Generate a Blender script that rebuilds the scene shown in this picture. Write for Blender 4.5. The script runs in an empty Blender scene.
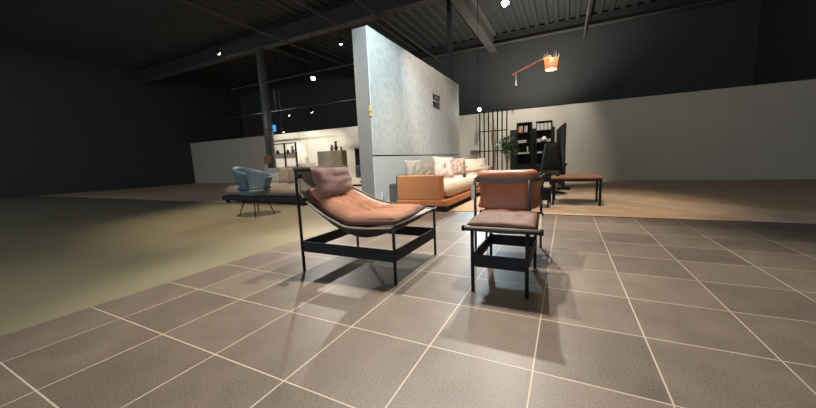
import bpy, bmesh, math, random
from mathutils import Vector, Matrix, noise
random.seed(7)
sc = bpy.context.scene
C = sc.collection

# ------------------------------------------------------------------ camera
cam_d = bpy.data.cameras.new('camera'); cam = bpy.data.objects.new('camera', cam_d); C.objects.link(cam)
F, PIT, ROL, YAW = 313.84, 0.139, -0.041, -0.465
cp, sp, cy, sy, cr, sr = math.cos(PIT), math.sin(PIT), math.cos(YAW), math.sin(YAW), math.cos(ROL), math.sin(ROL)
fw = Vector((sy*cp, cy*cp, -sp)); rt = Vector((cy, -sy, 0)); up = rt.cross(fw)
r2 = cr*rt + sr*up; u2 = -sr*rt + cr*up
M = Matrix((r2, u2, -fw)).transposed().to_4x4(); M.translation = Vector((0.999, -1.249, 0.864))
cam.matrix_world = M
cam_d.sensor_width = 36; cam_d.sensor_fit = 'HORIZONTAL'; cam_d.lens = F/816*36
cam_d.shift_x = -1/816; cam_d.clip_end = 200
sc.camera = cam
# ------------------------------------------------------------------ world, exposure
w = bpy.data.worlds.new('world'); sc.world = w; w.use_nodes = True
w.node_tree.nodes['Background'].inputs[0].default_value = (0.86, 0.93, 1.0, 1)
w.node_tree.nodes['Background'].inputs[1].default_value = 0.42
sc.view_settings.view_transform = 'Standard'; sc.view_settings.look = 'None'
sc.view_settings.exposure = 1.3; sc.view_settings.gamma = 1; sc.view_settings.use_curve_mapping = False

WARM = (1.0, 0.80, 0.58); NEUT = (1.0, 0.93, 0.84); COOL = (0.66, 0.88, 1.0)
# every lamp: place of its lens, what it aims at, watts, cone (degrees), colour, label
LAMPS = [
 ((-1.15, 2.0, 4.9), (-0.50, 1.0, 0), 430, 52, NEUT, 'black ceiling spotlight high above the sling lounge chair'),
 ((0.098, 4.132, 3.2), (0.85, 2.1, 0), 170, 62, NEUT, 'bright ceiling spotlight at the top of the photo, right of the ceiling beam'),
 ((0.3, 2.3, 4.9), (0.3, 0.3, 0), 300, 90, NEUT, 'added fill spotlight, out of view above the bare foreground tiles'),  # added out of view to brighten the foreground floor
 ((-0.3, 3.0, 4.9), (-1.15, 4.9, 0.4), 290, 50, WARM, 'black ceiling spotlight aimed at the orange leather sofa'),
 ((0.3, 3.6, 5.2), (-2.1, 6.9, 1.8), 420, 46, NEUT, 'black ceiling spotlight aimed at the black wall lettering'),
 ((-0.2, 1.6, 4.8), (-2.1, 4.6, 1.3), 820, 50, COOL, 'added fill spotlight, out of view, washing the near end of the grey panel wall with cool light'),  # added lamp standing in for bluish daylight on the wall end
 ((-1.60, 9.4, 2.42), (0.9, 4.2, 0.0), 300, 62, COOL, 'glaring cool white spotlight beside the far end of the panel wall'),
 ((0.6, 7.6, 5.5), (0.2, 9.9, 1.6), 260, 50, NEUT, 'black ceiling spotlight aimed at the two black bookcases'),
 ((-0.9, 7.6, 5.5), (-1.0, 9.9, 1.3), 230, 55, NEUT, 'black ceiling spotlight aimed at the black slatted divider'),
 ((1.0, 3.8, 5.2), (0.7, 4.9, 0), 260, 60, WARM, 'black ceiling spotlight above the beige carpet and low table'),
 ((-5.31, 5.742, 3.2), (-3.9, 3.8, 0.3), 110, 95, NEUT, 'lit spotlight hanging highest of those left of the panel wall'),
 ((-8.10, 8.6, 2.92), (-8.5, 10.0, 1.0), 50, 85, NEUT, 'lit spotlight under the uppermost one, nearest the panel wall'),
 ((-9.35, 8.6, 2.92), (-9.5, 10.0, 1.0), 40, 85, NEUT, 'lit spotlight between the blue sign and the spotlight nearest the panel wall'),
 ((-10.35, 9.15, 2.34), (-10.7, 10.0, 0.8), 30, 85, NEUT, 'lowest lit spotlight, just right of the small blue sign'),
 ((-6.0, 8.0, 4.9), (-7.4, 10.0, 0.7), 260, 42, NEUT, 'black ceiling spotlight throwing a round pool of light on the wall above the tan highboard'),
 ((-11.3, 7.2, 5.3), (-10.2, 10.0, 0.8), 560, 60, NEUT, 'black ceiling spotlight aimed at the display rack on the left'),
 ((-3.4, 1.8, 4.9), (-3.6, 3.2, 0), 330, 75, WARM, 'black ceiling spotlight above the blue tub chair and the daybed'),
]
lights = []
L = bpy.data.lights.new('haze_fill_light', 'SPOT'); L.energy = 330; L.spot_size = math.radians(140); L.spot_blend = 1; L.color = NEUT; L.shadow_soft_size = .1  # added lamp hidden behind the back wall, greys ceiling and far wall like lens haze
o = bpy.data.objects.new('haze_fill_light', L); C.objects.link(o); o.location = (0.4, 10.9, 2.0)
o.rotation_euler = Vector((-.25, .25, 1)).to_track_quat('-Z', 'Y').to_euler()
for i, (p, a, W, cone, col, lab) in enumerate(LAMPS):
    L = bpy.data.lights.new('spot_light', 'SPOT'); L.energy = W; L.spot_size = math.radians(cone); L.spot_blend = 0.7
    L.color = col; L.shadow_soft_size = 0.05
    o = bpy.data.objects.new('spot_light', L); C.objects.link(o)
    d = (Vector(a)-Vector(p)).normalized()
    o.rotation_euler = d.to_track_quat('-Z', 'Y').to_euler(); lights.append((o, Vector(p), d))

# ------------------------------------------------------------------ materials
def mat(name, col, rough=0.6, metal=0.0, bump=0.0, bscale=60, var=0.0, vscale=4, spec=0.5, emit=None, estr=0, sheen=0, weave=False, var_col=None, detail=4):
    m = bpy.data.materials.new(name); m.use_nodes = True
    nt = m.node_tree; N = nt.nodes; K = nt.links; b = N['Principled BSDF']
    b.inputs['Base Color'].default_value = (*col, 1); b.inputs['Roughness'].default_value = rough
    b.inputs['Metallic'].default_value = metal; b.inputs['Specular IOR Level'].default_value = spec
    if sheen: b.inputs['Sheen Weight'].default_value = sheen; b.inputs['Sheen Roughness'].default_value = 0.5
    tc = N.new('ShaderNodeTexCoord')
    if var or var_col:
        n = N.new('ShaderNodeTexNoise'); n.inputs['Scale'].default_value = vscale; n.inputs['Detail'].default_value = detail
        K.new(tc.outputs['Object'], n.inputs['Vector'])
        r = N.new('ShaderNodeValToRGB'); K.new(n.outputs['Fac'], r.inputs[0])
        r.color_ramp.elements[0].position = 0.3; r.color_ramp.elements[1].position = 0.7
        c2 = var_col if var_col else tuple(min(1, c*(1+var)) for c in col)
        c1 = col if var_col else tuple(c*(1-var) for c in col)
        r.color_ramp.elements[0].color = (*c1, 1); r.color_ramp.elements[1].color = (*c2, 1)
        K.new(r.outputs[0], b.inputs['Base Color'])
    if bump:
        if weave:
            n2 = N.new('ShaderNodeTexVoronoi')
        else:
            n2 = N.new('ShaderNodeTexNoise'); n2.inputs['Detail'].default_value = 5
        n2.inputs['Scale'].default_value = bscale
        K.new(tc.outputs['Object'], n2.inputs['Vector'])
        bp = N.new('ShaderNodeBump'); bp.inputs['Strength'].default_value = bump; bp.inputs['Distance'].default_value = 0.01
        K.new(n2.outputs[0], bp.inputs['Height']); K.new(bp.outputs[0], b.inputs['Normal'])
    if emit:
        b.inputs['Emission Color'].default_value = (*emit, 1); b.inputs['Emission Strength'].default_value = estr
    return m

def tile_material():
    m = bpy.data.materials.new('grey_stone_tiles'); m.use_nodes = True
    nt = m.node_tree; N = nt.nodes; K = nt.links; b = N['Principled BSDF']
    g = N.new('ShaderNodeNewGeometry'); s = N.new('ShaderNodeSeparateXYZ'); K.new(g.outputs['Position'], s.inputs[0])
    def mth(op, a, bb=None, c=None):
        n = N.new('ShaderNodeMath'); n.operation = op
        for i, v in enumerate((a, bb, c)):
            if v is None: continue
            if isinstance(v, (int, float)): n.inputs[i].default_value = v
            else: K.new(v, n.inputs[i])
        return n.outputs[0]
    T = 0.45; ds = []; fl = []
    for ax in (0, 1):
        q = mth('DIVIDE', s.outputs[ax], T); q2 = mth('ADD', q, 0.5)
        fr = mth('FRACT', q2); d = mth('ABSOLUTE', mth('SUBTRACT', fr, 0.5)); ds.append(mth('MULTIPLY', d, T)); fl.append(mth('FLOOR', q))
    d = mth('MINIMUM', ds[0], ds[1])
    mr = N.new('ShaderNodeMapRange'); mr.inputs['From Min'].default_value = 0.0022; mr.inputs['From Max'].default_value = 0.0038
    K.new(d, mr.inputs['Value']); tilefac = mr.outputs[0]
    cx = N.new('ShaderNodeCombineXYZ'); K.new(fl[0], cx.inputs[0]); K.new(fl[1], cx.inputs[1])
    wn = N.new('ShaderNodeTexWhiteNoise'); wn.noise_dimensions = '2D'; K.new(cx.outputs[0], wn.inputs['Vector'])
    n1 = N.new('ShaderNodeTexNoise'); n1.inputs['Scale'].default_value = 5; n1.inputs['Detail'].default_value = 6; K.new(g.outputs['Position'], n1.inputs['Vector'])
    n2 = N.new('ShaderNodeTexNoise'); n2.inputs['Scale'].default_value = 120; n2.inputs['Detail'].default_value = 6; n2.inputs['Roughness'].default_value = 0.85; K.new(g.outputs['Position'], n2.inputs['Vector'])
    v = mth('ADD', mth('MULTIPLY', n1.outputs['Fac'], 0.14), mth('MULTIPLY', n2.outputs['Fac'], 0.80))
    v = mth('ADD', v, mth('MULTIPLY', wn.outputs['Value'], 0.08))
    r = N.new('ShaderNodeValToRGB'); K.new(v, r.inputs[0])
    e = r.color_ramp.elements; e[0].position = 0.37; e[0].color = (0.055, 0.042, 0.032, 1); e[1].position = 0.65; e[1].color = (0.26, 0.202, 0.152, 1)
    mx = N.new('ShaderNodeMix'); mx.data_type = 'RGBA'; K.new(tilefac, mx.inputs[0])
    mx.inputs[6].default_value = (0.50, 0.43, 0.32, 1); K.new(r.outputs[0], mx.inputs[7]); K.new(mx.outputs[2], b.inputs['Base Color'])
    rr = N.new('ShaderNodeMapRange'); K.new(n1.outputs['Fac'], rr.inputs['Value']); rr.inputs['To Min'].default_value = 0.40; rr.inputs['To Max'].default_value = 0.47
    K.new(rr.outputs[0], b.inputs['Roughness']); b.inputs['Specular IOR Level'].default_value = 0.6
    hh = mth('ADD', mth('MULTIPLY', tilefac, 0.6), mth('MULTIPLY', n2.outputs['Fac'], 0.25))
    bp = N.new('ShaderNodeBump'); bp.inputs['Strength'].default_value = 0.35; bp.inputs['Distance'].default_value = 0.002
    K.new(hh, bp.inputs['Height']); K.new(bp.outputs[0], b.inputs['Normal'])
    return m

MT = dict(
 tile=tile_material(),
 vinyl=mat('smooth_floor', (0.27, 0.24, 0.155), 0.28, var=0.08, vscale=1.2, spec=0.5),
 carpet=mat('beige_carpet', (0.60, 0.44, 0.31), 0.95, bump=0.6, bscale=220, var=0.12, vscale=3),
 deck=mat('dark_deck', (0.040, 0.042, 0.042), 0.7, var=0.1),
 beam=mat('dark_beam', (0.026, 0.027, 0.026), 0.7, var=0.08),
 flange=mat('grey_beam', (0.095, 0.09, 0.082), 0.6, var=0.1),
 upper=mat('dark_wall_paint', (0.055, 0.058, 0.058), 0.8, var=0.06, vscale=2),
 cream=mat('cream_wall_paint', (0.52, 0.49, 0.41), 0.85, bump=0.1, bscale=90, var=0.05, vscale=1.5),
 panel=mat('grey_wall_panel', (0.45, 0.43, 0.395), 0.6, bump=0.25, bscale=45, var=0.13, vscale=9, detail=8),
 lowpanel=mat('plain_grey_panel', (0.50, 0.475, 0.43), 0.6, var=0.05, vscale=3),
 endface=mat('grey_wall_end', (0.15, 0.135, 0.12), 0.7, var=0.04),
 black=mat('black_steel', (0.008, 0.010, 0.014), 0.55, metal=0.0, spec=.2),
 rodsteel=mat('dark_steel_rod', (0.018, 0.018, 0.02), 0.4, metal=0.2),
 band=mat('gunmetal_band', (0.085, 0.075, 0.072), 0.4, metal=0.4, var=0.15, vscale=10),
 sling=mat('taupe_leather', (0.40, 0.345, 0.265), 0.62, bump=0.2, bscale=110, var=0.1, vscale=7),
 sling_edge=mat('pale_leather_edge', (0.30, 0.255, 0.20), 0.7, spec=.3),
 rust=mat('rust_fabric', (0.43, 0.175, 0.078), 0.9, bump=0.55, bscale=260, var=0.12, vscale=7, sheen=0.3, weave=True),
 rustside=mat('dark_rust_piping', (0.10, 0.035, 0.025), 0.8, bump=0.3, bscale=200),
 mauve=mat('mauve_fabric', (0.23, 0.11, 0.09), 0.92, bump=0.6, bscale=260, var=0.16, vscale=60, sheen=0.4, weave=True),
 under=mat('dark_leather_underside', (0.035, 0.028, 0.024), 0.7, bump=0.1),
 brown=mat('brown_leather', (0.125, 0.052, 0.028), 0.65, bump=0.3, bscale=90, var=0.15, vscale=8),
 cognac=mat('cognac_leather', (0.35, 0.11, 0.048), 0.42, bump=0.2, bscale=120, var=0.1, vscale=9),
 orange=mat('orange_leather', (0.40, 0.15, 0.048), 0.45, bump=0.12, bscale=120, var=0.07, vscale=6),
 cloth_cream=mat('cream_fabric', (0.60, 0.47, 0.35), 0.9, bump=0.35, bscale=180, var=0.05, vscale=8, weave=True),
 cloth_beige=mat('greige_fabric', (0.26, 0.215, 0.17), 0.9, bump=0.35, bscale=180, var=0.08, vscale=8, weave=True),
 cloth_grey=mat('brown_grey_fabric', (0.20, 0.145, 0.105), 0.9, bump=0.35, bscale=180, var=0.08, weave=True),
 cloth_pink=mat('pale_pink_fabric', (0.55, 0.40, 0.32), 0.9, bump=0.35, bscale=180, var=0.05, weave=True),
 floral=mat('patterned_fabric', (0.60, 0.43, 0.30), 0.9, bump=0.3, bscale=180, var_col=(0.22, 0.12, 0.10), vscale=22),
 char=mat('charcoal_fabric', (0.055, 0.052, 0.048), 0.9, bump=0.3, bscale=150),
 white=mat('white_lacquer', (0.74, 0.70, 0.62), 0.5, var=0.03),
 tag=mat('white_card', (0.75, 0.68, 0.62), 0.7, var=0.04, vscale=40),
 letter=mat('black_letters', (0.01, 0.01, 0.012), 0.5),
 steelcol=mat('blue_grey_column', (0.15, 0.165, 0.175), 0.4, metal=0.3, var=0.12, vscale=3),
 pipe=mat('dark_pipe', (0.035, 0.038, 0.042), 0.5),
 blue=mat('blue_grey_shell', (0.06, 0.11, 0.155), 0.55, var=0.08),
 wood=mat('warm_wood', (0.36, 0.17, 0.08), 0.45, var=0.25, vscale=14),
 tan=mat('tan_cabinet', (0.36, 0.29, 0.18), 0.6, var=0.15, vscale=5),
 darkcase=mat('black_shelf_board', (0.013, 0.014, 0.013), 0.6, spec=.2, var=0.1),
 darkpanel=mat('dark_grey_panel', (0.028, 0.030, 0.026), 0.9, spec=.2, var=0.08, vscale=3),
 screen=mat('blue_sign_face', (0.02, 0.08, 0.25), 0.4, emit=(0.05, 0.25, 0.9), estr=0.55),
 glow=mat('lamp_lens', (1, 1, 1), 0.5, emit=(1.0, 0.95, 0.86), estr=14),
 glowc=mat('cool_lamp_lens', (1, 1, 1), 0.5, emit=(0.75, 0.95, 1.0), estr=40),
 glowlow=mat('dim_lamp_lens', (1, 1, 1), 0.5, emit=(1.0, 0.9, 0.75), estr=3),
 copper=mat('copper', (0.75, 0.30, 0.14), 0.3, metal=0.85, var=0.1, vscale=20),
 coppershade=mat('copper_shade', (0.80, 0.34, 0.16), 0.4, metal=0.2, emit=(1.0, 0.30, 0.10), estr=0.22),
 bulb=mat('warm_bulb', (1, 0.8, 0.5), 0.4, emit=(1.0, 0.62, 0.22), estr=30),
 crystal=mat('clear_crystal', (0.85, 0.85, 0.85), 0.1, spec=0.9),
 leaf=mat('green_leaf', (0.07, 0.13, 0.05), 0.5, var=0.35, vscale=12),
 bark=mat('pale_bark', (0.27, 0.23, 0.14), 0.8, bump=0.4, bscale=50),
 dry=mat('dried_stems', (0.33, 0.20, 0.11), 0.8, var=0.3, vscale=30),
 pot=mat('cream_planter', (0.52, 0.48, 0.38), 0.6),
 dark=mat('dark_ceramic', (0.03, 0.028, 0.025), 0.35),
 vessel=mat('brown_ceramic', (0.16, 0.09, 0.05), 0.4, var=0.2),
 yellow=mat('ochre_ceramic', (0.50, 0.36, 0.10), 0.4, var=0.1),
 glass=mat('dark_cabinet_glass', (0.012, 0.02, 0.035), 0.12, spec=0.8),
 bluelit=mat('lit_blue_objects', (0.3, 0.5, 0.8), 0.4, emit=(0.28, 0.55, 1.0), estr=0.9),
 bookw=mat('pale_book', (0.55, 0.52, 0.45), 0.7), bookg=mat('grey_book', (0.26, 0.26, 0.24), 0.7),
 booko=mat('orange_book', (0.50, 0.24, 0.09), 0.7), bookb=mat('brown_book', (0.16, 0.10, 0.06), 0.7),
 outlet=mat('warm_white_plastic', (0.75, 0.66, 0.55), 0.5),
 greycup=mat('light_grey_seat', (0.50, 0.46, 0.40), 0.8),
)

# ------------------------------------------------------------------ mesh helpers
def link(name, bm, m, parent=None, smooth=False, bevel=0, sub=0, loc=None):
    me = bpy.data.meshes.new(name); bmesh.ops.recalc_face_normals(bm, faces=bm.faces); bm.to_mesh(me); bm.free()
    o = bpy.data.objects.new(name, me); C.objects.link(o); me.materials.append(MT[m] if isinstance(m, str) else m)
    if smooth:
        for p in me.polygons: p.use_smooth = True
    if bevel:
        b = o.modifiers.new('bevel', 'BEVEL'); b.width = bevel; b.segments = 2; b.limit_method = 'ANGLE'
    if sub:
        s = o.modifiers.new('sub', 'SUBSURF'); s.levels = sub; s.render_levels = sub
    if parent:
        o.parent = parent; o.matrix_parent_inverse = Matrix.Translation(-parent.location)
        bpy.context.view_layer.update(); o.matrix_parent_inverse = parent.matrix_world.inverted()
    return o
def B(): return bmesh.new()
def box(bm, x0, x1, y0, y1, z0, z1, mtx=None):
    v = [bm.verts.new((x, y, z)) for x in (x0, x1) for y in (y0, y1) for z in (z0, z1)]
    for f in ((0, 1, 3, 2), (4, 6, 7, 5), (0, 4, 5, 1), (2, 3, 7, 6), (0, 2, 6, 4), (1, 5, 7, 3)):
        bm.faces.new([v[i] for i in f])
    if mtx: bmesh.ops.transform(bm, matrix=mtx, verts=v)
    return bm
def tube(bm, pts, r, n=10, r1=None, cap=True):
    pts = [Vector(p) for p in pts]; rings = []; prev = None
    for i, p in enumerate(pts):
        t = (pts[min(i+1, len(pts)-1)] - pts[max(i-1, 0)]).normalized()
        if prev is None:
            a = Vector((0, 0, 1)) if abs(t.z) < 0.9 else Vector((1, 0, 0)); u = t.cross(a).normalized()
        else: u = (prev - t*prev.dot(t)).normalized()
        prev = u; v = t.cross(u)
        rr = r if r1 is None else r + (r1-r)*i/(len(pts)-1)
        rings.append([bm.verts.new(p + (u*math.cos(k*2*math.pi/n) + v*math.sin(k*2*math.pi/n))*rr) for k in range(n)])
    for a, b in zip(rings, rings[1:]):
        for k in range(n): bm.faces.new((a[k], a[(k+1) % n], b[(k+1) % n], b[k]))
    if cap: bm.faces.new(rings[0][::-1]); bm.faces.new(rings[-1])
    return bm
def lathe(bm, prof, cx, cy, n=20, z0=0, capb=True, capt=False):
    rings = [[bm.verts.new((cx+r*math.cos(2*math.pi*k/n), cy+r*math.sin(2*math.pi*k/n), z0+z)) for k in range(n)] for r, z in prof]
    for a, b in zip(rings, rings[1:]):
        for k in range(n): bm.faces.new((a[k], a[(k+1) % n], b[(k+1) % n], b[k]))
    if capb: bm.faces.new(rings[0][::-1])
    if capt: bm.faces.new(rings[-1])
    return bm
def smoothpts(pts, n=6):
    pts = [Vector(p) for p in pts]; out = []
    for i in range(len(pts)-1):
        p0, p1, p2, p3 = pts[max(i-1, 0)], pts[i], pts[i+1], pts[min(i+2, len(pts)-1)]
        for k in range(n):
            t = k/n; out.append(0.5*((2*p1)+(-p0+p2)*t+(2*p0-5*p1+4*p2-p3)*t*t+(-p0+3*p1-3*p2+p3)*t**3))
    out.append(pts[-1]); return out
def pillow(bm, fn, thick, nu=18, nv=18, e=2.6, wr=0.0, seed=0, bottom=1.0, seam=None):
    """fn(u,v) -> point, normal for u,v in -1..1 ; a puffed closed cushion round that sheet"""
    G = {}
    for s in (1, -1):
        for i in range(nu+1):
            for j in range(nv+1):
                u = -1+2*i/nu; v = -1+2*j/nv
                edge = i in (0, nu) or j in (0, nv)
                if edge and s == -1: G[(s, i, j)] = G[(1, i, j)]; continue
                h = ((1-abs(u)**e)*(1-abs(v)**e))
                h = max(h, 0)**0.42*thick*0.5
                if s == -1: h *= bottom
                p, n = fn(u, v)
                if wr: h += wr*h/thick*2*noise.noise(Vector((u*2.6+seed, v*2.6, s*3.1+seed)))
                if seam and s == 1: h -= seam(u, v)
                G[(s, i, j)] = bm.verts.new(Vector(p)+Vector(n)*h*s)
    for s in (1, -1):
        for i in range(nu):
            for j in range(nv):
                q = [G[(s, i, j)], G[(s, i+1, j)], G[(s, i+1, j+1)], G[(s, i, j+1)]]
                bm.faces.new(q if s == 1 else q[::-1])
    return bm
def cushion(name, m, parent, c, w, h, t, rz=0, tilt=0, roll=0, pinch=0.1, seed=0, wr=0.25):
    """upright throw cushion, centre c, face normal along local +x"""
    R = Matrix.Rotation(rz, 3, 'Z') @ Matrix.Rotation(-tilt, 3, 'Y') @ Matrix.Rotation(roll, 3, 'X')
    c = Vector(c)
    def fn(u, v):
        k = 1-pinch*(1-u*u) if abs(v) > .001 else 1; k2 = 1-pinch*(1-v*v)
        p = Vector((0, u*w/2*k2, v*h/2*k))
        return c + R@p, R@Vector((1, 0, 0))
    bm = B(); pillow(bm, fn, t, 14, 14, wr=wr*t, seed=seed)
    return link(name, bm, m, parent, smooth=True)
def thing(name, label, cat, loc=(0, 0, 0), group=None):
    o = bpy.data.objects.new(name, None); C.objects.link(o); o.location = loc; o['label'] = label; o['category'] = cat
    o.empty_display_size = 0.1
    if group: o['group'] = group
    bpy.context.view_layer.update()
    return o
def tag(o, label, cat, group=None):
    o['label'] = label; o['category'] = cat
    if group: o['group'] = group
    return o
def struct(name, bm, m, parent=None, **k):
    o = link(name, bm, m, parent, **k)
    if not parent: o['kind'] = 'structure'
    return o

# ------------------------------------------------------------------ the setting
XL, XR, YB, YF, YH, ZD = -19.0, 6.5, 10.0, -5.0, 13.6, 5.93
struct('floor', box(B(), -1.745, XR, YF, 3.65, -0.06, 0), 'tile')
struct('floor', box(B(), XL, -1.745, YF, 3.65, -0.06, 0), 'vinyl')
struct('floor', box(B(), XL, XR, 3.65, YH, -0.06, 0), 'carpet')
struct('trim_1', box(B(), -0.72, XR, 3.64, 3.655, -0.03, 0.006), 'beam')
struct('wall_back', box(B(), XL, XR, YB, YB+.15, 0, 2.37), 'cream')
struct('wall_far', box(B(), XL, XR, YH, YH+.15, 0, 6.1), 'upper')
struct('wall_left', box(B(), XL-.15, XL, YF, YH+.15, 0, 6.1), 'upper')
struct('wall_right', box(B(), XR, XR+.15, YF, YH+.15, 0, 6.1), 'upper')
bm = B(); x = XL-0.15; prof = []; P = 0.36
while x < XR+.2:
    prof += [(x, 6.05), (x+.15, 6.05), (x+.19, 5.97), (x+.31, 5.97)]; x += P
lo = [bm.verts.new((a, YF, z)) for a, z in prof]; hi = [bm.verts.new((a, YH+.15, z)) for a, z in prof]
for i in range(len(prof)-1): bm.faces.new((lo[i], lo[i+1], hi[i+1], hi[i]))
box(bm, XL-.15, XR+.15, YF, YH+.15, 6.09, 6.16)
struct('ceiling', bm, 'deck')
def ibeam_x(n, x0, x1, y, z0, z1, fl=0.10, t=0.025):
    bm = B(); box(bm, x0, x1, y-fl, y+fl, z1-t, z1); box(bm, x0, x1, y-.008, y+.008, z0+t, z1-t)
    o = struct('trim_%d' % n, bm, 'beam'); b2 = B(); box(b2, x0, x1, y-fl, y+fl, z0, z0+t); link('flange', b2, 'flange', o)
def ibeam_y(n, x, y0, y1, z0, z1, fl=0.10, t=0.025, m='beam'):
    bm = B(); box(bm, x-fl, x+fl, y0, y1, z1-t, z1); box(bm, x-.008, x+.008, y0, y1, z0+t, z1-t); box(bm, x-fl, x+fl, y0, y1, z0, z0+t)
    struct('trim_%d' % n, bm, m)
ibeam_x(2, XL, -2.10, 7.81, 5.33, 5.97, 0.15)
ibeam_x(3, -1.74, XR, 7.81, 5.50, 5.97, 0.08)
ibeam_y(4, -1.92, YF, 13.4, 5.33, 5.97, 0.165, m='flange')
ibeam_y(5, -9.33, 8.0, 13.4, 5.36, 5.97, 0.12)
ibeam_x(6, XL, -9.6, 1.15, 5.33, 5.97, 0.15)
ibeam_x(7, XL, XR, 13.3, 5.60, 5.97, 0.10)
for n, (x, y0, y1, r) in enumerate([(-8.2, 1.7, 13.4, .028), (-5.71, YF, 7.6, .035), (-4.29, YF, 13.4, .025), (1.5, YF, 13.4, .03)]):
    struct('trim_%d' % (8+n), tube(B(), [(x, y0, 5.28), (x, y1, 5.28)], r, 8), 'flange')

# the free standing panel wall
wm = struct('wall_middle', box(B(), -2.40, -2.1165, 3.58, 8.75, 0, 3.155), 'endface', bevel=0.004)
bm = B(); box(bm, -2.1165, -2.115, 3.6, 8.74, .96, 3.15); link('seam_backing', bm, 'darkcase', wm)
ys = [3.585, 4.875, 6.145, 7.475, 8.75]
for a, b in zip(ys, ys[1:]):
    link('wall_panel', box(B(), -2.115, -2.095, a+.007, b-.007, 0.98, 3.165), 'panel', wm)
link('lower_panel', box(B(), -2.115, -2.10, 3.585, 8.75, 0.0, 0.955), 'lowpanel', wm)
link('baseboard', box(B(), -2.10, -2.088, 3.59, 8.74, 0.0, 0.07), 'endface', wm)

def letters(txt, z, parent, y0, y1, h):
    cu = bpy.data.curves.new('t', 'FONT'); cu.body = txt; cu.extrude = 0.006; cu.offset = 0.035; cu.size = 1
    o = bpy.data.objects.new('t', cu); C.objects.link(o); bpy.context.view_layer.update()
    dg = bpy.context.evaluated_depsgraph_get(); me = bpy.data.meshes.new_from_object(o.evaluated_get(dg))
    C.objects.unlink(o); bpy.data.objects.remove(o)
    xs = [v.co.x for v in me.vertices]; yz = [v.co.y for v in me.vertices]
    for v in me.vertices:
        a = (v.co.x-min(xs))/(max(xs)-min(xs)); b = (v.co.y-min(yz))/(max(yz)-min(yz))
        v.co = Vector((-2.088+(v.co.z)*0.9, y0+(y1-y0)*a, z+h*b))
    o = bpy.data.objects.new('letter_row', me); C.objects.link(o); me.materials.clear(); me.materials.append(MT['letter']); o.parent = parent
    o.matrix_parent_inverse = parent.matrix_world.inverted()
t = thing('wall_lettering', 'black two-line lettering on the grey panel wall, above the sofa', 'sign', (-2.09, 6.75, 2.2))
letters('ROLF', 2.375, t, 6.52, 7.02, 0.155); letters('BENZ', 2.185, t, 6.52, 7.02, 0.155)
t = thing('power_socket', 'small cream power socket low on the panel wall beside the sofa', 'socket', (-2.08, 3.845, 0.15))
link('cover_plate', box(B(), -2.10, -2.085, 3.80, 3.885, 0.15, 0.285), 'outlet', t, bevel=0.003)
for z in (0.185, 0.25):
    link('socket_hole', tube(B(), [(-2.086, 3.8425, z), (-2.081, 3.8425, z)], 0.02, 12), 'dark', t)
t = thing('corner_piece', 'small yellow plate with a peg on the near upper corner of the panel wall', 'wall_piece', (-2.09, 3.58, 1.74))  # plain yellow plate and peg at the wall corner
link('plate', box(B(), -2.13, -2.085, 3.57, 3.58, 1.66, 1.84), 'yellow', t, bevel=0.003)
link('peg', tube(B(), [(-2.10, 3.57, 1.75), (-2.10, 3.54, 1.76)], 0.014, 10), 'yellow', t)

# columns and pipes
t = thing('column', 'tall round blue-grey steel column at the left edge of the photo', 'column', (-9.71, 7.81, 0))
link('shaft', tube(B(), [(-9.71, 7.81, 0.0), (-9.71, 7.81, 5.33)], 0.17, 24), 'steelcol', t, smooth=True)
link('collar', lathe(B(), [(.19, 0), (.19, .07), (.172, .08)], -9.71, 7.81, 24, 2.25, True, True), 'flange', t)
link('sensor_box', box(B(), -9.85, -9.50, 7.56, 7.64, 0.95, 1.27), 'wood', t, bevel=0.01)
tag(link('column', box(B(), -2.47, -2.34, 8.85, 8.98, 0, 5.97), 'pipe', bevel=0.006), 'slim dark square column rising behind the far end of the panel wall', 'column')

# lamps
def spot(o, p, d, lab, lens):
    t = thing('spotlight', lab, 'spotlight', tuple(p), 'ceiling spotlights')
    R = d.to_track_quat('-Z', 'Y').to_matrix().to_4x4(); R.translation = p
    def loc(bm): bmesh.ops.transform(bm, matrix=R, verts=bm.verts); return bm
    link('housing', loc(lathe(B(), [(.0, .17), (.045, .17), (.055, .155), (.062, .03), (.066, 0.0), (.058, 0.0), (.055, .02)], 0, 0, 20, 0.0, False)), 'black', t, smooth=True)
    link('lens', loc(lathe(B(), [(.0, -.035), (.03, -.028), (.05, -.012), (.056, .012)], 0, 0, 20, 0.0, False)), lens, t)
    top = p - d*0.14
    link('stem', tube(B(), [top, (top.x, top.y, 5.97)], 0.010, 8), 'black', t)
    o.location = p + d*0.07
    o.parent = t; o.matrix_parent_inverse = t.matrix_world.inverted()
for (o, p, d), L in zip(lights, LAMPS):
    lit = 'cool' if 'glaring' in L[5] else ('lit' if ('lit ' in L[5] or 'bright' in L[5]) else 'dim')
    spot(o, p, d, L[5], {'cool': 'glowc', 'lit': 'glow', 'dim': 'glow'}[lit])
tk = B(); box(tk, -9.5, -2.9, 6.22, 6.25, 3.52, 3.55)
for x in (-9, -7, -5, -3.2): tube(tk, [(x, 6.235, 3.54), (x, 6.235, 5.97)], .006, 6)
tag(link('lighting_track', tk, 'beam'), 'thin dark lighting track hanging left of the panel wall, nearer one', 'track')
tk = B(); box(tk, -14, -3.0, 8.96, 8.99, 3.22, 3.25)
for x in (-13, -10.5, -8.0, -5.5): tube(tk, [(x, 8.975, 3.24), (x, 8.975, 5.97)], .006, 6)
tag(link('lighting_track', tk, 'beam'), 'thin dark lighting track close to the back wall on the left', 'track')
t = thing('ceiling_camera', 'tiny dome camera at the top edge of the cream back wall', 'camera', (-0.62, 9.95, 2.37))
link('mount', box(B(), -0.65, -0.59, 9.93, 9.98, 2.40, 2.44), 'flange', t)
link('dome', lathe(B(), [(.0, -.05), (.03, -.035), (.04, 0), (.035, .02)], -0.62, 9.93, 12, 2.42, False, True), 'dark', t, smooth=True)

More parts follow.
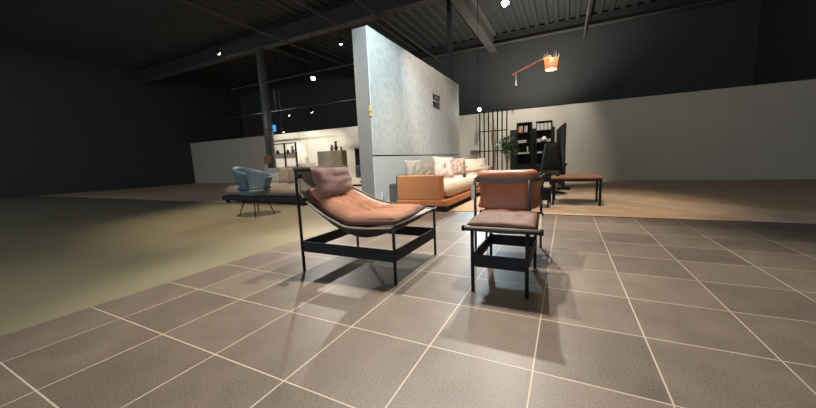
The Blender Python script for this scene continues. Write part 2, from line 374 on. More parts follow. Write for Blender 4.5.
# pendant
t = thing('pendant_lamp', 'copper pendant lamp with a bright bulb and a long side arm', 'lamp', (0.75, 4.5, 2.18))
link('shade', lathe(B(), [(.085, 0), (.105, .16), (.10, .16), (.08, .004)], .75, 4.5, 24, 2.20, False), 'coppershade', t, smooth=True)
link('bulb', lathe(B(), [(.0, -.035), (.025, -.025), (.035, 0), (.025, .04), (.012, .07)], .75, 4.5, 14, 2.225, False, True), 'bulb', t, smooth=True)
link('arm', tube(B(), smoothpts([(.16, 4.5, 2.20), (.20, 4.5, 2.225), (.45, 4.5, 2.32), (.66, 4.5, 2.395), (.75, 4.5, 2.40)], 5), .013, 8), 'copper', t, smooth=True)
bm = B()
for k in range(16):
    a = k*2*math.pi/16; r = .085+.02*(k % 2)
    x, y = .75+r*math.cos(a), 4.5+r*math.sin(a)
    tube(bm, [(x, y, 2.36), (x+.02*math.cos(a), y+.02*math.sin(a), 2.42+.02*(k % 3))], .007, 5, .001)
link('crystal_ring', bm, 'crystal', t)
link('cord', tube(B(), [(.75, 4.5, 2.39), (.75, 4.5, 5.97)], .004, 6), 'beam', t)
dr = link('drop', lathe(B(), [(.0, 0), (.012, .008), (.016, .03), (.009, .06), (.003, .10)], .215, 4.5, 12, 2.02, False, True), 'crystal', t, smooth=True)
link('drop_wire', tube(B(), [(.215, 4.5, 2.11), (.215, 4.5, 2.235)], .003, 6), 'crystal', t)
PL = bpy.data.lights.new('pendant_light', 'POINT'); PL.energy = 4; PL.color = (1, .6, .28); PL.shadow_soft_size = .04
po = bpy.data.objects.new('pendant_light', PL); C.objects.link(po); po.location = (.75, 4.5, 2.16)

# ------------------------------------------------------------------ the sling lounge chair (left)
t = thing('lounge_chair', 'low sling lounge chair with black steel frame and rust orange seat pad, left of centre', 'lounge chair', (-0.47, 0.95, 0))
X0, X1, Y0, Y1 = -0.90, -0.045, 0.575, 1.325
R = .0118
def sq(bm, a, b, r): return tube(bm, [a, b], r, 8)
for x, y, z in ((X0, Y0, .60), (X1, Y0, .41), (X1, Y1, .42), (X0, Y1, .60)):
    link('leg', sq(B(), (x, y, 0), (x, y, z), R), 'black', t, smooth=True)
for y in (Y0, Y1): link('side_rail', box(B(), X0, X1, y-.006, y+.006, .165, .25), 'black', t, bevel=.002)
for x in (X0, X1): link('cross_rail', box(B(), x-.006, x+.006, Y0, Y1, .165, .25), 'black', t, bevel=.002)
link('front_rod', tube(B(), [(X1, Y0-.01, .405), (X1, Y1+.06, .425)], .010, 8), 'black', t, smooth=True)
YFAR = 1.17
for y, yy in ((Y0, Y0), (Y1, YFAR)):
    link('back_post', tube(B(), smoothpts([(X0, y, .56), (X0-.005, y+(yy-y)*.4, .66), (X0+.0, yy, .82)], 5), .011, 8), 'black', t, smooth=True)
link('back_rod', tube(B(), [(X0+.005, Y0-.015, .825), (X0+.005, YFAR+.015, .825)], .018, 10), 'char', t, smooth=True)
def clamp(x, y, z, s=1): link('clamp', box(B(), x-.024*s, x+.024*s, y-.018, y+.018, z-.018*s, z+.018*s), 'black', t, bevel=.005)
clamp(X0+.035, Y0-.01, .775); clamp(X0+.055, Y0, .59); clamp(-0.37, Y1, .425, 1.1); clamp(X0+.03, YFAR, .775)
# sling: near and far profile
NP = smoothpts([(-.892, Y0+.012, .825), (-.885, Y0+.012, .70), (-.855, Y0+.01, .60), (-.76, Y0+.01, .53), (-.64, Y0, .468), (-.54, Y0, .424), (-.44, Y0, .392), (-.25, Y0, .392), (-.045, Y0, .408)], 4)
FP = smoothpts([(-.892, YFAR, .825), (-.885, YFAR, .72), (-.855, YFAR+.01, .65), (-.76, 1.23, .59), (-.62, 1.28, .51), (-.50, 1.31, .475), (-.37, Y1+.01, .44), (-.22, Y1+.01, .43), (-.045, Y1+.01, .425)], 4)
NS = len(NP)
def sling_pt(s, v):
    f = s*(NS-1); i = min(int(f), NS-2); k = f-i
    a = NP[i].lerp(NP[i+1], k); b = FP[i].lerp(FP[i+1], k); p = a.lerp(b, v)
    bell = max(0, math.sin(math.pi*max(0, min(1, (s-.12)/.88))))**.8
    sag = (1-(2*v-1)**2)
    p.z -= .20*bell*sag; p.x -= 0.05*sag*max(0, 1-abs(s-.15)*4)
    return p
def sling_n(s, v):
    e = .01; a = sling_pt(min(1, s+e), v)-sling_pt(max(0, s-e), v); b = sling_pt(s, min(1, v+e))-sling_pt(s, max(0, v-e))
    return a.cross(b).normalized()
bm = B(); nv = 16; g = []
for side in (0, 1):
    g.append([[bm.verts.new(sling_pt(i/32, j/nv) - sling_n(i/32, j/nv)*.007*side) for j in range(nv+1)] for i in range(33)])
for side in (0, 1):
    for i in range(32):
        for j in range(nv): bm.faces.new((g[side][i][j], g[side][i+1][j], g[side][i+1][j+1], g[side][i][j+1]))
for j in (0, nv):
    for i in range(32): bm.faces.new((g[0][i][j], g[0][i+1][j], g[1][i+1][j], g[1][i][j]))
for i in (0, 32):
    for j in range(nv): bm.faces.new((g[0][i][j], g[0][i][j+1], g[1][i][j+1], g[1][i][j]))
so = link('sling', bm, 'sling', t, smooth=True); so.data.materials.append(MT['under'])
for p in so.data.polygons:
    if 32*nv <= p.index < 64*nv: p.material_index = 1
for v, nm in ((0, 'sling_hem'), (1, 'sling_hem')):
    link(nm, tube(B(), [sling_pt(i/32, v) for i in range(33)], .007, 8), 'sling_edge', t, smooth=True)
# seat pad follows the sling
SA, SB = .17, 1.0
def padfn(v0, v1, off):
    def fn(u, v):
        s = SA + (SB-SA)*(u+1)/2; va = v0+.10*((1-u)/2)**1.3; w = va + (v1-va)*(v+1)/2
        s -= max(0, u)**2*.05*(v+1)/2
        n = sling_n(s, w); p = sling_pt(s, w) + n*off
        lift = max(0, (u-.35)/.65)**1.4*.008
        p.z += lift + .125*(1-(v*.9)**4)*max(0, math.sin(math.pi*(s-.12)/.88))**.8
        return p, n
    return fn
def seams(u, v):
    d = 0
    for c in (-.35, .33): d += .02*math.exp(-((v-c-.05*math.sin(u*3))/.06)**2)
    d += .010*math.exp(-((u-.25)/.06)**2)+.010*math.exp(-((u+.35)/.06)**2)
    return d*(1-abs(u)**4)
pad = link('seat_cushion', pillow(B(), padfn(.035, .88, .045), .12, 34, 24, e=4, wr=.03, seed=3, seam=seams), 'rust', t, smooth=True)
pf = padfn(.035, .88, .026)
loop = [pf(-1+2*i/30, -1)[0] for i in range(31)] + [pf(1, -1+2*i/16)[0] for i in range(1, 17)]
link('seat_cushion_border', tube(B(), loop, .017, 8), 'rustside', t, smooth=True)
# head pillow
cushion('head_pillow', 'mauve', t, (-.795, .90, .705), .50, .27, .13, rz=0.05, tilt=.30, roll=-.03, pinch=.05, seed=5)

# ------------------------------------------------------------------ footstool (right front)
t = thing('footstool', 'black steel framed footstool with brown leather cushion, in front of the tub armchair', 'footstool', (.64, .95, 0))
a0, a1, b0, b1 = .475, .807, .675, 1.24
for x in (a0, a1):
    for y in (b0, b1): link('leg', sq(B(), (x, y, 0), (x, y, .42), .0115), 'black', t, smooth=True)
for y in (b0, b1): link('cross_rail', box(B(), a0, a1, y-.006, y+.006, .168, .25), 'black', t, bevel=.002)
for x in (a0, a1): link('side_rail', box(B(), x-.006, x+.006, b0, b1, .168, .25), 'black', t, bevel=.002)
c0, c1, d0, d1 = .435, .885, .655, 1.262
bm = B(); n = 12
def st(u, v, dz=0):
    x = c0+(c1-c0)*u; y = d0+(d1-d0)*v; x -= .035*v
    return Vector((x, y, .425 - .05*math.sin(math.pi*u)*math.sin(math.pi*v)**.5 - dz))
gg = [[[bm.verts.new(st(i/n, j/n, .012*s)) for j in range(n+1)] for i in range(n+1)] for s in (0, 1)]
for s in (0, 1):
    for i in range(n):
        for j in range(n): bm.faces.new((gg[s][i][j], gg[s][i+1][j], gg[s][i+1][j+1], gg[s][i][j+1]))
for i in range(n):
    for j in (0, n): bm.faces.new((gg[0][i][j], gg[0][i+1][j], gg[1][i+1][j], gg[1][i][j])); bm.faces.new((gg[0][j][i], gg[0][j][i+1], gg[1][j][i+1], gg[1][j][i]))
link('sling', bm, 'sling', t, smooth=True)
link('front_rod', tube(B(), [(c0-.012, d0, .414), (c1+.01, d0, .414)], .009, 8), 'rodsteel', t, smooth=True)
link('rear_rod', tube(B(), [(c0-.045, d1, .418), (c1-.025, d1, .418)], .010, 8), 'black', t, smooth=True)
link('hem', tube(B(), [(c0, d0-.007, .4300), (c1, d0-.007, .4300)], .0075, 8), 'sling_edge', t, smooth=True)
for x, y in ((c0-.01, d0), (c1, d0), (c0-.04, d1), (c1-.04, d1)):
    link('clamp', box(B(), x-.011, x+.011, y-.014, y+.014, .405, .44), 'black', t, bevel=.005)
def fsf(u, v):
    x = .440+(.862-.440)*(u+1)/2 - .03*(v+1)/2; y = .662+(1.235-.662)*(v+1)/2
    return Vector((x, y, .436-.006*v)), Vector((0, 0, 1))
def fseam(u, v): return (.016*math.exp(-((v+.05)/.09)**2)+.010*math.exp(-((v-.5)/.07)**2))*(1-u**4)
link('cushion', pillow(B(), fsf, .066, 26, 26, e=5, wr=.012, seed=11, bottom=.5, seam=fseam), 'brown', t, smooth=True)

# ------------------------------------------------------------------ tub armchair behind the footstool
t = thing('tub_armchair', 'cognac leather tub armchair with a dark steel band around its back', 'armchair', (.55, 1.75, 0))
cx0, yb = .553, 1.40
def ucurve(k, grow=0):   # k -1..1 round the U, opening towards +y
    W = .238+grow; D = .44
    a = abs(k); s = 1 if k > 0 else -1
    if a < .42: return Vector((cx0+s*a/.42*(W-.10), yb-grow+.012*(a/.42)**2, 0))
    if a < .62:
        q = (a-.42)/.2*math.pi/2; return Vector((cx0+s*(W-.10+.10*math.sin(q)), yb-grow+.012+.10*(1-math.cos(q)), 0))
    q = (a-.62)/.38; return Vector((cx0+s*(W+.02*q), yb-grow+.112+D*q*.75, 0))
ring = []
prof = [(.018, .425), (.0, .455), (-.012, .52), (-.006, .60), (.004, .66), (.012, .70), (.014, .735), (.0, .765), (-.03, .778), (-.06, .765), (-.078, .73), (-.082, .66), (-.085, .56), (-.08, .45), (-.05, .425)]
bm = B(); K = 40
for i in range(K+1):
    k = -1+2*i/K; low = max(0, abs(k)-.62)/.38
    ring.append([bm.verts.new(Vector((0, 0, z - max(0, (z-.6)/.18)*.026 - low*.10*max(0, (z-.45)/.33))) + ucurve(k, g)) for g, z in prof])
for i in range(K):
    for j in range(len(prof)): bm.faces.new((ring[i][j], ring[i+1][j], ring[i+1][(j+1) % len(prof)], ring[i][(j+1) % len(prof)]))
bm.faces.new(ring[0]); bm.faces.new(ring[-1][::-1])
link('back_shell', bm, 'cognac', t, smooth=True, sub=1)
bm = B(); K = 36; r4 = []
for i in range(K+1):
    k = -.93+1.86*i/K; p = ucurve(k, .022); q = ucurve(k, .030)
    dz = .018*abs(k)**2 - .012
    r4.append([bm.verts.new((p.x, p.y, .664+dz)), bm.verts.new((q.x, q.y, .664+dz)), bm.verts.new((q.x, q.y, .696+dz)), bm.verts.new((p.x, p.y, .696+dz))])
for i in range(K):
    for j in range(4): bm.faces.new((r4[i][j], r4[i+1][j], r4[i+1][(j+1) % 4], r4[i][(j+1) % 4]))
bm.faces.new(r4[0]); bm.faces.new(r4[-1][::-1])
link('steel_band', bm, 'band', t, smooth=False)
for x, y in ((.312, yb-.005), (.748, yb-.022)):
    link('leg', tube(B(), [(x, y-.008, 0), (x, y-.008, .67)], .0115, 10), 'rodsteel', t, smooth=True)
for x in (.30, .806):
    link('leg', tube(B(), smoothpts([(x, 1.86, 0), (x, 1.86, .40), (x+.005*(1 if x > .5 else -1), 1.83, .56), (x+.02*(1 if x > .5 else -1), 1.80, .68)], 5), .011, 10), 'rodsteel', t, smooth=True)
def tsf(u, v): return Vector((cx0+.195*u, 1.71+.225*v, .40)), Vector((0, 0, 1))
link('seat_cushion', pillow(B(), tsf, .12, 16, 16, e=5), 'cognac', t, smooth=True)
for y in (1.392, 1.86): link('cross_rail', box(B(), .30, .80, y-.006, y+.006, .30, .34), 'black', t, bevel=.002)
for x in (.304, .80): link('side_rail', box(B(), x-.006, x+.006, 1.392, 1.86, .30, .34), 'black', t, bevel=.002)
t = thing('price_tag', 'white hanging tag at the left side of the tub armchair', 'tag', (.29, 1.385, .56))
link('card', box(B(), .283, .313, 1.368, 1.372, .515, .63), 'tag', t)
link('string', tube(B(), [(.300, 1.370, .625), (.302, 1.372, .668)], .002, 5), 'tag', t)

# ------------------------------------------------------------------ orange sofa
t = thing('sofa', 'orange leather platform sofa with cream seat cushion beside the panel wall', 'sofa', (-1.15, 5.5, 0))
link('platform', box(B(), -1.62, -.695, 3.49, 7.62, .095, .19), 'orange', t, bevel=.012)
link('armrest', box(B(), -1.60, -.815, 3.50, 3.70, .191, .60), 'orange', t, bevel=.014)
link('armrest', box(B(), -1.60, -.80, 7.40, 7.60, .191, .60), 'orange', t, bevel=.014)
link('backrest', box(B(), -1.74, -1.60, 3.72, 7.60, .10, .60), 'char', t, bevel=.012)
link('backrest_side', box(B(), -1.90, -1.745, 3.74, 4.3, .02, .44), 'char', t, bevel=.008)
link('base', box(B(), -1.50, -.78, 3.56, 7.5, .035, .094), 'black', t)
for x, y in ((-1.45, 3.60), (-.76, 3.58), (-1.45, 7.45), (-.76, 7.45)):
    link('leg', box(B(), x-.035, x+.035, y-.035, y+.035, 0, .093), 'black', t, bevel=.003)
for a, b in ((3.72, 5.55), (5.56, 7.38)):
    def sf(u, v, a=a, b=b): return Vector((-1.14+.40*u, (a+b)/2+(b-a)/2*v, .325)), Vector((0, 0, 1))
    link('seat_cushion', pillow(B(), sf, .27, 24, 30, e=14, wr=.01, seed=a), 'cloth_cream', t, smooth=True)
def tc(m, lab, c, w, h, tk, rz=0, tilt=.25, roll=0, seed=0):
    o = cushion('throw_cushion', m, None, c, w, h, tk, rz, tilt, roll, seed=seed); tag(o, lab, 'cushion', 'cushions on the orange sofa')
tc('cloth_beige', 'greige throw cushion on the sofa, nearest the panel wall and armrest', (-1.48, 3.96, .67), .38, .42, .15, rz=-.55, seed=1)
tc('cloth_grey', 'dark taupe low cushion on the sofa between the greige and the pale pink ones', (-1.43, 4.38, .64), .42, .32, .15, rz=-.6, seed=2)
tc('cloth_pink', 'pale pink throw cushion leaning on the sofa back, largest and lightest of the near three', (-1.22, 4.80, .695), .46, .44, .16, rz=-.75, seed=3, roll=-.08)
tc('floral', 'patterned cushion on the sofa behind the small dark vase', (-1.28, 5.95, .67), .46, .42, .15, rz=-.7, seed=4)
tc('cloth_cream', 'wide cream back cushion at the far end of the sofa', (-1.08, 6.60, .67), .85, .38, .17, rz=-.75, tilt=.5, seed=6)
t = thing('flower_vase', 'small dark vase with dried flowers standing on the sofa seat', 'vase', (-.86, 5.05, .46))
link('vase', lathe(B(), [(.022, 0), (.035, .02), (.032, .06), (.014, .085), (.016, .1)], -.86, 5.05, 14, .463), 'dark', t, smooth=True)
bm = B()
for k in range(12):
    a = random.random()*6.28; r = random.uniform(.02, .07); h = random.uniform(.12, .22)
    tube(bm, [(-.86, 5.05, .54), (-.86+r*math.cos(a)*.5, 5.05+r*math.sin(a)*.5, .54+h*.6), (-.86+r*math.cos(a), 5.05+r*math.sin(a), .54+h)], .003, 5)
    bmesh.ops.create_icosphere(bm, subdivisions=1, radius=.013, matrix=Matrix.Translation((-.86+r*math.cos(a), 5.05+r*math.sin(a), .54+h)))
link('dried_flowers', bm, 'dry', t)

# ------------------------------------------------------------------ divider, plant, shelf
t = thing('slatted_divider', 'black metal divider of tall vertical slats before the cream back wall', 'room divider', (-1.0, 8.6, 0))
for k in range(7):
    x = -1.40+k*.134; link('slat', box(B(), x-.016, x+.016, 8.58, 8.62, 0, 2.26), 'darkcase', t)
for z in (1.02, 1.62): link('cross_bar', box(B(), -1.42, -.58, 8.585, 8.615, z, z+.03), 'darkcase', t)
t = thing('dried_plant', 'tall dried brown grasses in a pot behind the slatted divider', 'plant', (-1.05, 9.1, 0))
link('pot', lathe(B(), [(.10, 0), (.14, .3), (.12, .36)], -1.05, 9.1, 18), 'pot', t, smooth=True)
bm = B()
for k in range(18):
    a = random.random()*6.28; r = random.uniform(.03, .2); h = random.uniform(.8, 1.7)
    tube(bm, [(-1.05, 9.1, .33), (-1.05+r*.4*math.cos(a), 9.1+r*.4*math.sin(a), .33+h*.6), (-1.05+r*math.cos(a), 9.1+r*math.sin(a), .33+h)], .004, 5, .009)
link('grass', bm, 'dry', t)
t = thing('potted_tree', 'small leafy green indoor tree right of the slatted divider', 'plant', (-.52, 8.2, 0))
link('planter', lathe(B(), [(.13, 0), (.19, .40), (.17, .42), (.16, .36)], -.52, 8.2, 20), 'pot', t, smooth=True)
bm = B()
tips = []
for dx, dy, h in ((0, 0, 1.25), (.10, .05, 1.1), (-.12, .02, 1.15), (.05, -.1, 1.0)):
    tube(bm, smoothpts([(-.52, 8.2, .33), (-.52+dx*.2, 8.2+dy*.3, .7), (-.52+dx, 8.2+dy, h)], 5), .022, 8, .012); tips.append(Vector((-.52+dx, 8.2+dy, h)))
link('trunk', bm, 'bark', t, smooth=True)
bm = B()
for k in range(330):
    c = random.choice(tips); a = random.random()*6.28; el = random.uniform(-.5, 1.2); L = random.uniform(.08, .26)
    d = Vector((math.cos(a)*math.cos(el), math.sin(a)*math.cos(el), math.sin(el)*.8)); p = c + d*L
    ax = Vector((random.uniform(-1, 1), random.uniform(-1, 1), random.uniform(-.3, .3))).normalized(); s = random.uniform(.04, .075)
    q = (d + ax*.6 + Vector((0, 0, -.4))).normalized(); sd = q.cross(Vector((0, 0, 1))).normalized()
    pts = [p-q*s*1.3, p+sd*s*.5, p+q*s*1.6, p-sd*s*.5]
    up_ = sd.cross(q)*.006
    vv = [bm.verts.new(x) for x in pts]; bm.faces.new(vv)
link('foliage', bm, 'leaf', t)
tag(link('wall_shelf', box(B(), -2.05, -1.72, 9.80, 9.999, 1.08, 1.105), 'flange'), 'thin grey shelf on the back wall just past the panel wall', 'shelf')

# bookcases
struct('wall_recess', box(B(), -.70, .66, 9.93, 9.999, 0, 1.72), 'darkpanel')
ZS = [.10, .62, .87, 1.20, 1.53, 1.86]
def bookcase(x0, x1, top, lab, sh):
    t = thing('bookcase', lab, 'bookcase', ((x0+x1)/2, 9.75, 0), 'black bookcases')
    for x in (x0, x1-.025): link('side_panel', box(B(), x, x+.025, 9.58, 9.92, 0, top), 'darkcase', t)
    link('back_panel', box(B(), x0+.026, x1-.026, 9.90, 9.92, 0, top), 'darkcase', t)
    for z in sh+[top-.025]: link('shelf', box(B(), x0+.026, x1-.026, 9.58, 9.899, z, z+.025), 'darkcase', t)
    d = link('door', box(B(), x0+.03, x1-.03, 9.565, 9.579, .08, sh[1]-.01), 'darkcase', t)
    link('handle', tube(B(), [((x0+x1)/2, 9.55, .35), ((x0+x1)/2, 9.55, .47)], .006, 6), 'band', d)
bookcase(-.45, .0, 1.90, 'left one of the two black bookcases, with orange-brown books on its top shelf', [.06, .55, .89, 1.24, 1.57])
bookcase(.13, .59, 1.90, 'right one of the two black bookcases, with a full row of pale books', [.06, .55, .89, 1.24, 1.60])
def books(x, z, specs, lab, grp):
    for i, (w_, h_, m) in enumerate(specs):
        o = link('book', box(B(), x, x+w_-.003, 9.60, 9.78, z, z+h_), m); x += w_
        tag(o, lab[i] if isinstance(lab, list) else lab, 'book', grp)
books(-.405, 1.596, [(.04, .20, 'bookb'), (.045, .19, 'booko'), (.05, .21, 'booko')], ['dark brown upright book at the left end of the top shelf, left bookcase', 'orange upright book next to the dark brown one, left bookcase', 'orange upright book third from the left on the top shelf, left bookcase'], 'orange and brown books')
books(-.22, 1.596, [(.03, .20, 'bookg'), (.03, .18, 'bookg'), (.035, .20, 'bookw')], ['grey upright book right of the gap on the top shelf, left bookcase', 'lower grey upright book between a grey and a pale one, left bookcase', 'pale upright book at the right end of the top shelf, left bookcase'], 'grey books')
books(.157, 1.626, [(.037, .20+.015*(k % 3 == 0), ['bookw', 'bookw', 'bookg'][k % 3]) for k in range(11)], [q+' of the eleven pale upright books on the top shelf, right bookcase' for q in ('leftmost', 'second from the left', 'third from the left', 'fourth from the left', 'fifth from the left', 'middle one', 'fifth from the right', 'fourth from the right', 'third from the right', 'second from the right', 'rightmost')], 'row of pale books')
def flat(x0, x1, z, n, lab, grp):
    for i in range(n):
        o = link('book', box(B(), x0+.006*(i % 2), x1, 9.60, 9.80, z+.028*i, z+.028*i+.025), ['bookw', 'bookg'][i % 2]); tag(o, (['bottom', 'second from the bottom', 'third from the bottom', 'topmost'][i] if n > 2 else ['lower', 'upper'][i]) + ' ' + lab, 'book', grp)
flat(-.41, -.15, 1.266, 3, 'flat pale book stacked on the middle shelf, left bookcase', 'flat books on the left middle shelf')
flat(-.40, -.07, .916, 2, 'flat pale book lying on the lower open shelf, left bookcase', 'flat books on the left lower shelf')
flat(.18, .32, .916, 2, 'flat pale book lying on the lower open shelf, right bookcase', 'flat books on the right lower shelf')
flat(.16, .29, 1.266, 4, 'flat book stacked left of the round white vase', 'flat books beside the white vase')
flat(.44, .56, 1.266, 3, 'flat book stacked right of the round white vase', 'flat books right of the white vase')
tag(link('round_vase', lathe(B(), [(.03, 0), (.075, .05), (.08, .09), (.05, .15), (.025, .17)], .365, 9.70, 16, 1.266), 'white', smooth=True), 'round white vase on the middle shelf of the right bookcase', 'vase')
tag(link('picture_frame', box(B(), -.13, -.10, 9.60, 9.74, .974, 1.14), 'bookw'), 'narrow pale upright frame on the lower shelf, left bookcase', 'frame')
# tall dark screen at the right border
t = thing('privacy_screen', 'tall dark grey fabric screen standing right of the bookcases', 'screen', (.85, 8.2, 0))
bm = B(); box(bm, -.02, .02, -1.1, 1.1, .06, 1.58, Matrix.Translation((.86, 8.2, 0)) @ Matrix.Rotation(.10, 4, 'Z')); link('panel', bm, 'darkpanel', t)
for y in (-1.0, 1.0):
    bm = B(); box(bm, -.15, .15, y-.03, y+.03, 0, .06, Matrix.Translation((.86, 8.2, 0)) @ Matrix.Rotation(.10, 4, 'Z')); link('foot', bm, 'black', t)

# black high-back chair, low table and light seat (right)
t = thing('office_chair', 'tall black high-backed swivel chair before the right bookcase', 'chair', (.72, 6.4, 0))
def hb(u, v): return Vector((.72+.19*u*(1-.25*v), 6.42-.05*v+.03*u*u, .80+.32*v)), Vector((0, -1, 0))
link('backrest', pillow(B(), hb, .12, 12, 16, e=4), 'darkcase', t, smooth=True)
def hs(u, v): return Vector((.72+.25*u, 6.12+.25*v, .46)), Vector((0, 0, 1))
link('seat', pillow(B(), hs, .12, 12, 12, e=4), 'darkcase', t, smooth=True)
link('stem', tube(B(), [(.72, 6.14, .06), (.72, 6.14, .42)], .03, 10), 'black', t)
for k in range(5):
    a = k*2*math.pi/5; link('foot', tube(B(), [(.72, 6.14, .07), (.72+.28*math.cos(a), 6.14+.28*math.sin(a), .03)], .022, 8), 'black', t)
for s in (-1, 1): link('armrest', box(B(), .72+s*.28-.03, .72+s*.28+.03, 5.98, 6.36, .62, .66), 'black', t, bevel=.01)
for s in (-1, 1): link('arm_support', box(B(), .72+s*.27-.012, .72+s*.27+.012, 6.14, 6.18, .44, .62), 'black', t)
t = thing('low_table', 'low table with a warm wooden top at the right edge', 'table', (1.15, 4.95, 0))
link('tabletop', box(B(), .78, 1.55, 4.60, 5.3, .445, .475), 'wood', t, bevel=.006)
for x in (.82, 1.51):
    for y in (4.64, 5.26): link('leg', tube(B(), [(x, y, 0), (x, y, .445)], .018, 8), 'black', t)
link('apron', box(B(), .80, 1.53, 4.62, 5.28, .40, .444), 'black', t)
t = thing('side_chair', 'black chair with a pale seat pad partly hidden by the tub armchair', 'chair', (.68, 4.5, 0))
link('seat', box(B(), .42, .80, 4.28, 4.70, .27, .31), 'black', t, bevel=.01)
def pf2(u, v): return Vector((.61+.18*u, 4.49+.19*v, .335)), Vector((0, 0, 1))
link('seat_pad', pillow(B(), pf2, .045, 10, 10, e=5), 'greycup', t, smooth=True)
for x in (.45, .77):
    link('leg', tube(B(), [(x, 4.32, .28), (x-.02, 4.28, 0)], .014, 8), 'black', t); link('leg', tube(B(), [(x, 4.68, .28), (x, 4.73, 0)], .014, 8), 'black', t)
link('skirt', box(B(), .46, .78, 4.34, 4.66, .12, .27), 'black', t)
tag(link('vase', lathe(B(), [(.03, 0), (.04, .05), (.02, .09)], .88, 4.9, 12, .476), 'dark', smooth=True), 'small dark vase on the low wooden table', 'vase')

# ------------------------------------------------------------------ left background
t = thing('tub_chair', 'blue-grey shell chair on thin splayed legs at the left edge', 'chair', (-3.93, 2.50, 0))
cxb, cyb = -3.93, 2.50
def shell(a, k):   # a angle, k height 0..1
    r = .13+.17*k**.5; back = .5+.5*math.cos(a-math.radians(200))
    z = .40+(.27+.20*back)*k
    return Vector((cxb+r*math.cos(a)*1.05, cyb+r*math.sin(a), z))
bm = B(); rows = []
for j in range(9):
    rows.append([bm.verts.new(shell(math.radians(-60-i*300/30), j/8)) for i in range(31)])
for j in range(8):
    for i in range(30): bm.faces.new((rows[j][i], rows[j][i+1], rows[j+1][i+1], rows[j+1][i]))
o = link('shell', bm, 'blue', t, smooth=True); sm = o.modifiers.new('thick', 'SOLIDIFY'); sm.thickness = .03; sm.offset = 0
link('seat', lathe(B(), [(.0, 0), (.16, .0), (.25, .04), (.26, .08), (.22, .11), (0, .12)], cxb, cyb, 24, .36, False), 'blue', t, smooth=True)
link('seat_trim', lathe(B(), [(.265, 0), (.275, .012), (.265, .024)], cxb, cyb, 28, .47, False), 'char', t, smooth=True)
for sx, sy2 in ((1, 1), (1, -1), (-1, 1), (-1, -1)):
    link('leg', tube(B(), [(cxb+.10*sx, cyb+.10*sy2, .38), (cxb+.21*sx, cyb+.20*sy2, 0)], .012, 8, .008), 'black', t)

t = thing('daybed', 'low white upholstered daybed on a black base behind the lounge chair', 'daybed', (-4.75, 4.05, 0))
link('base', box(B(), -6.6, -3.86, 3.60, 4.9, .07, .17), 'black', t, bevel=.006)
for x in (-6.5, -3.95):
    for y in (3.68, 4.8): link('leg', box(B(), x-.03, x+.03, y-.03, y+.03, 0, .069), 'black', t)
def db(u, v): return Vector((-5.23+1.35*u, 4.25+.62*v, .30)), Vector((0, 0, 1))
link('mattress', pillow(B(), db, .25, 30, 16, e=14), 'cloth_beige', t, smooth=True)
link('backrest', box(B(), -6.55, -3.90, 4.72, 4.88, .43, .66), 'greycup', t, bevel=.03)
def tc2(nm, m, lab, c, w, h, tk, rz, tilt=.3, cat='cushion', seed=0):
    tag(cushion(nm, m, None, c, w, h, tk, rz, tilt, 0, seed=seed), lab, cat, 'cushions on the daybed')
PI = math.pi
tc2('throw_cushion', 'cloth_grey', 'dark taupe cushion leaning on the daybed, nearest the blue chair', (-4.52, 3.95, .62), .24, .36, .10, -1.2, .15, seed=1)
tc2('throw_cushion', 'cloth_beige', 'pointed greige cushion on the daybed left of the orange one', (-4.85, 4.05, .63), .34, .38, .10, -1.2, .2, seed=2)
tc2('throw_cushion', 'orange', 'orange cushion on the daybed', (-4.55, 4.42, .66), .52, .22, .10, -1.3, .2, seed=3)
tc2('throw_cushion', 'white', 'white cushion on the daybed below the orange one', (-4.16, 3.92, .58), .30, .32, .10, -1.2, .5, seed=4)
t = thing('white_sofa', 'white low sofa far left behind the round column', 'sofa', (-8.15, 6.8, 0))
link('seat', box(B(), -9.2, -7.1, 6.3, 7.1, .10, .42), 'white', t, bevel=.05)
link('backrest', box(B(), -9.2, -7.1, 7.12, 7.32, .10, .78), 'white', t, bevel=.05)
for x in (-9.1, -7.2):
    for y in (6.4, 7.2): link('leg', box(B(), x-.03, x+.03, y-.03, y+.03, 0, .10), 'black', t)

# display rack with white panels, near the back wall
t = thing('display_rack', 'black framed display rack with two pale panels and small ornaments', 'rack', (-10.5, 9.3, 0))
for x in (-11.25, -10.55, -9.85): link('post', box(B(), x-.03, x+.03, 9.27, 9.33, 0, 1.86), 'darkcase', t)
for z in (.28, 1.37, 1.82): link('shelf', box(B(), -11.25, -9.85, 9.20, 9.40, z, z+.03), 'darkcase', t)
link('shelf', box(B(), -11.25, -9.85, 9.20, 9.40, .60, .63), 'darkcase', t)
for a, b in ((-11.18, -10.62), (-10.48, -9.92)): link('pale_panel', box(B(), a, b, 9.30, 9.33, .80, 1.36), 'white', t)
for x, z, m, lab in ((-11.0, 1.40, 'dark', 'dark ornament on the upper shelf of the display rack, left bay'), (-10.35, 1.40, 'dark', 'low dark ornament on the upper shelf of the display rack, right bay'), (-10.05, 1.40, 'steelcol', 'tall blue-grey ornament at the right end of the display rack shelf')):
    h = .30 if 'tall' in lab else .15
    tag(link('ornament', lathe(B(), [(.06, 0), (.10, h*.3), (.05, h*.7), (.07, h)], x, 9.30, 12, z+.002), m, smooth=True), lab, 'ornament')
for x in (-10.95, -10.25):
    tag(link('bowl', lathe(B(), [(.05, 0), (.09, .10), (.08, .10), (.04, .02)], x, 9.30, 14, .632), 'dark', smooth=True), 'dark bowl on the middle shelf of the rack, %s bay' % ('left' if x < -10.6 else 'right'), 'bowl')
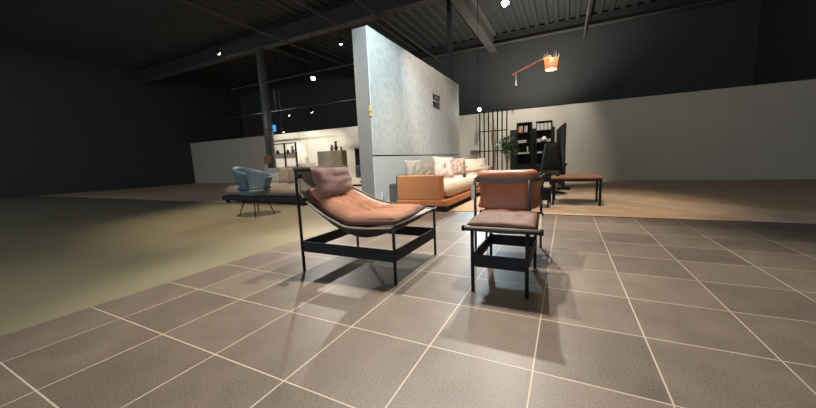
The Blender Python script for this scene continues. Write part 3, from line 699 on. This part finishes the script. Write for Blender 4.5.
# highboard
t = thing('highboard', 'wide tan highboard cabinet against the left background', 'cabinet', (-5.0, 6.1, 0))
link('body', box(B(), -5.52, -4.62, 5.9, 6.12, .70, 1.215), 'tan', t, bevel=.008)
for a, b in ((-5.51, -5.22), (-5.215, -4.925), (-4.92, -4.63)): link('door', box(B(), a, b, 5.885, 5.90, .71, 1.205), 'tan', t, bevel=.003)
for x in (-5.48, -4.66):
    for y in (5.93, 6.08): link('leg', box(B(), x-.015, x+.015, y-.015, y+.015, 0, .70), 'darkcase', t)
link('lower_shelf', box(B(), -5.5, -4.64, 5.93, 6.10, .35, .38), 'darkcase', t)
for nm, x, r, h, m, lab in (('vase', -5.05, .05, .17, 'vessel', 'brown vase on top of the highboard, leftmost of the three ornaments'), ('vase', -4.90, .055, .26, 'dark', 'tall dark vase on top of the highboard'), ('vase', -4.72, .035, .10, 'yellow', 'small ochre vase at the right end of the highboard top')):
    tag(link(nm, lathe(B(), [(r*.6, 0), (r, h*.35), (r*.5, h*.7), (r*.8, h)], x, 6.0, 14, 1.216), m, smooth=True), lab, 'vase')
# sideboard with dark glass cabinet
t = thing('sideboard', 'low white sideboard with a dark slot beside the panel wall', 'sideboard', (-3.4, 5.2, 0))
link('body', box(B(), -3.85, -2.75, 5.0, 5.4, .33, .49), 'white', t, bevel=.006)
link('lower_body', box(B(), -3.85, -2.75, 5.0, 5.4, .12, .28), 'white', t, bevel=.006)
link('plinth', box(B(), -3.80, -2.80, 5.03, 5.38, 0, .119), 'darkcase', t)
link('gap_panel', box(B(), -3.83, -2.77, 5.03, 5.38, .281, .329), 'darkcase', t)
link('slot', box(B(), -3.42, -3.25, 4.993, 5.0, .37, .42), 'dark', t)
t = thing('display_cabinet', 'dark glass display cabinet with blue-lit glassware on the white sideboard', 'cabinet', (-3.2, 5.2, .491))
bm = B()
for a in ((-3.56, -2.80, 5.04, 5.37, .491, .515), (-3.56, -2.80, 5.04, 5.37, 1.17, 1.195), (-3.56, -3.535, 5.04, 5.37, .515, 1.17), (-2.825, -2.80, 5.04, 5.37, .515, 1.17), (-3.535, -2.825, 5.35, 5.37, .515, 1.17)): box(bm, *a)
link('case', bm, 'darkcase', t)
link('glass_shelf', box(B(), -3.53, -2.83, 5.08, 5.345, .84, .85), 'glass', t)
link('lower_door', box(B(), -3.56, -2.80, 5.025, 5.039, .49, .80), 'glass', t)
for x, z, h, lab in ((-3.42, .851, .12, 'left'), (-3.22, .851, .13, 'middle'), (-3.02, .851, .12, 'right')):
    tag(link('glass_vessel', lathe(B(), [(.03, 0), (.06, h*.5), (.045, h)], x, 5.2, 14, z), 'bluelit', smooth=True), '%s one of three blue-lit glass vessels in the dark cabinet' % lab, 'glass')
tag(link('glass_vessel', lathe(B(), [(.05, 0), (.08, .03), (.05, .10), (.06, .15)], -3.2, 5.25, 14, 1.0), 'bluelit', smooth=True), 'topmost blue-lit glass vessel in the dark cabinet', 'glass')
link('upper_shelf', box(B(), -3.53, -2.83, 5.08, 5.345, .99, .999), 'glass', t)
# blue sign
t = thing('hanging_sign', 'small blue lit sign hanging near the round column', 'sign', (-10.69, 8.88, 2.4))
link('face', box(B(), -10.87, -10.51, 8.86, 8.90, 2.36, 2.63), 'screen', t)
link('hanger', tube(B(), [(-10.69, 8.88, 2.62), (-10.69, 8.88, 5.97)], .008, 6), 'black', t)
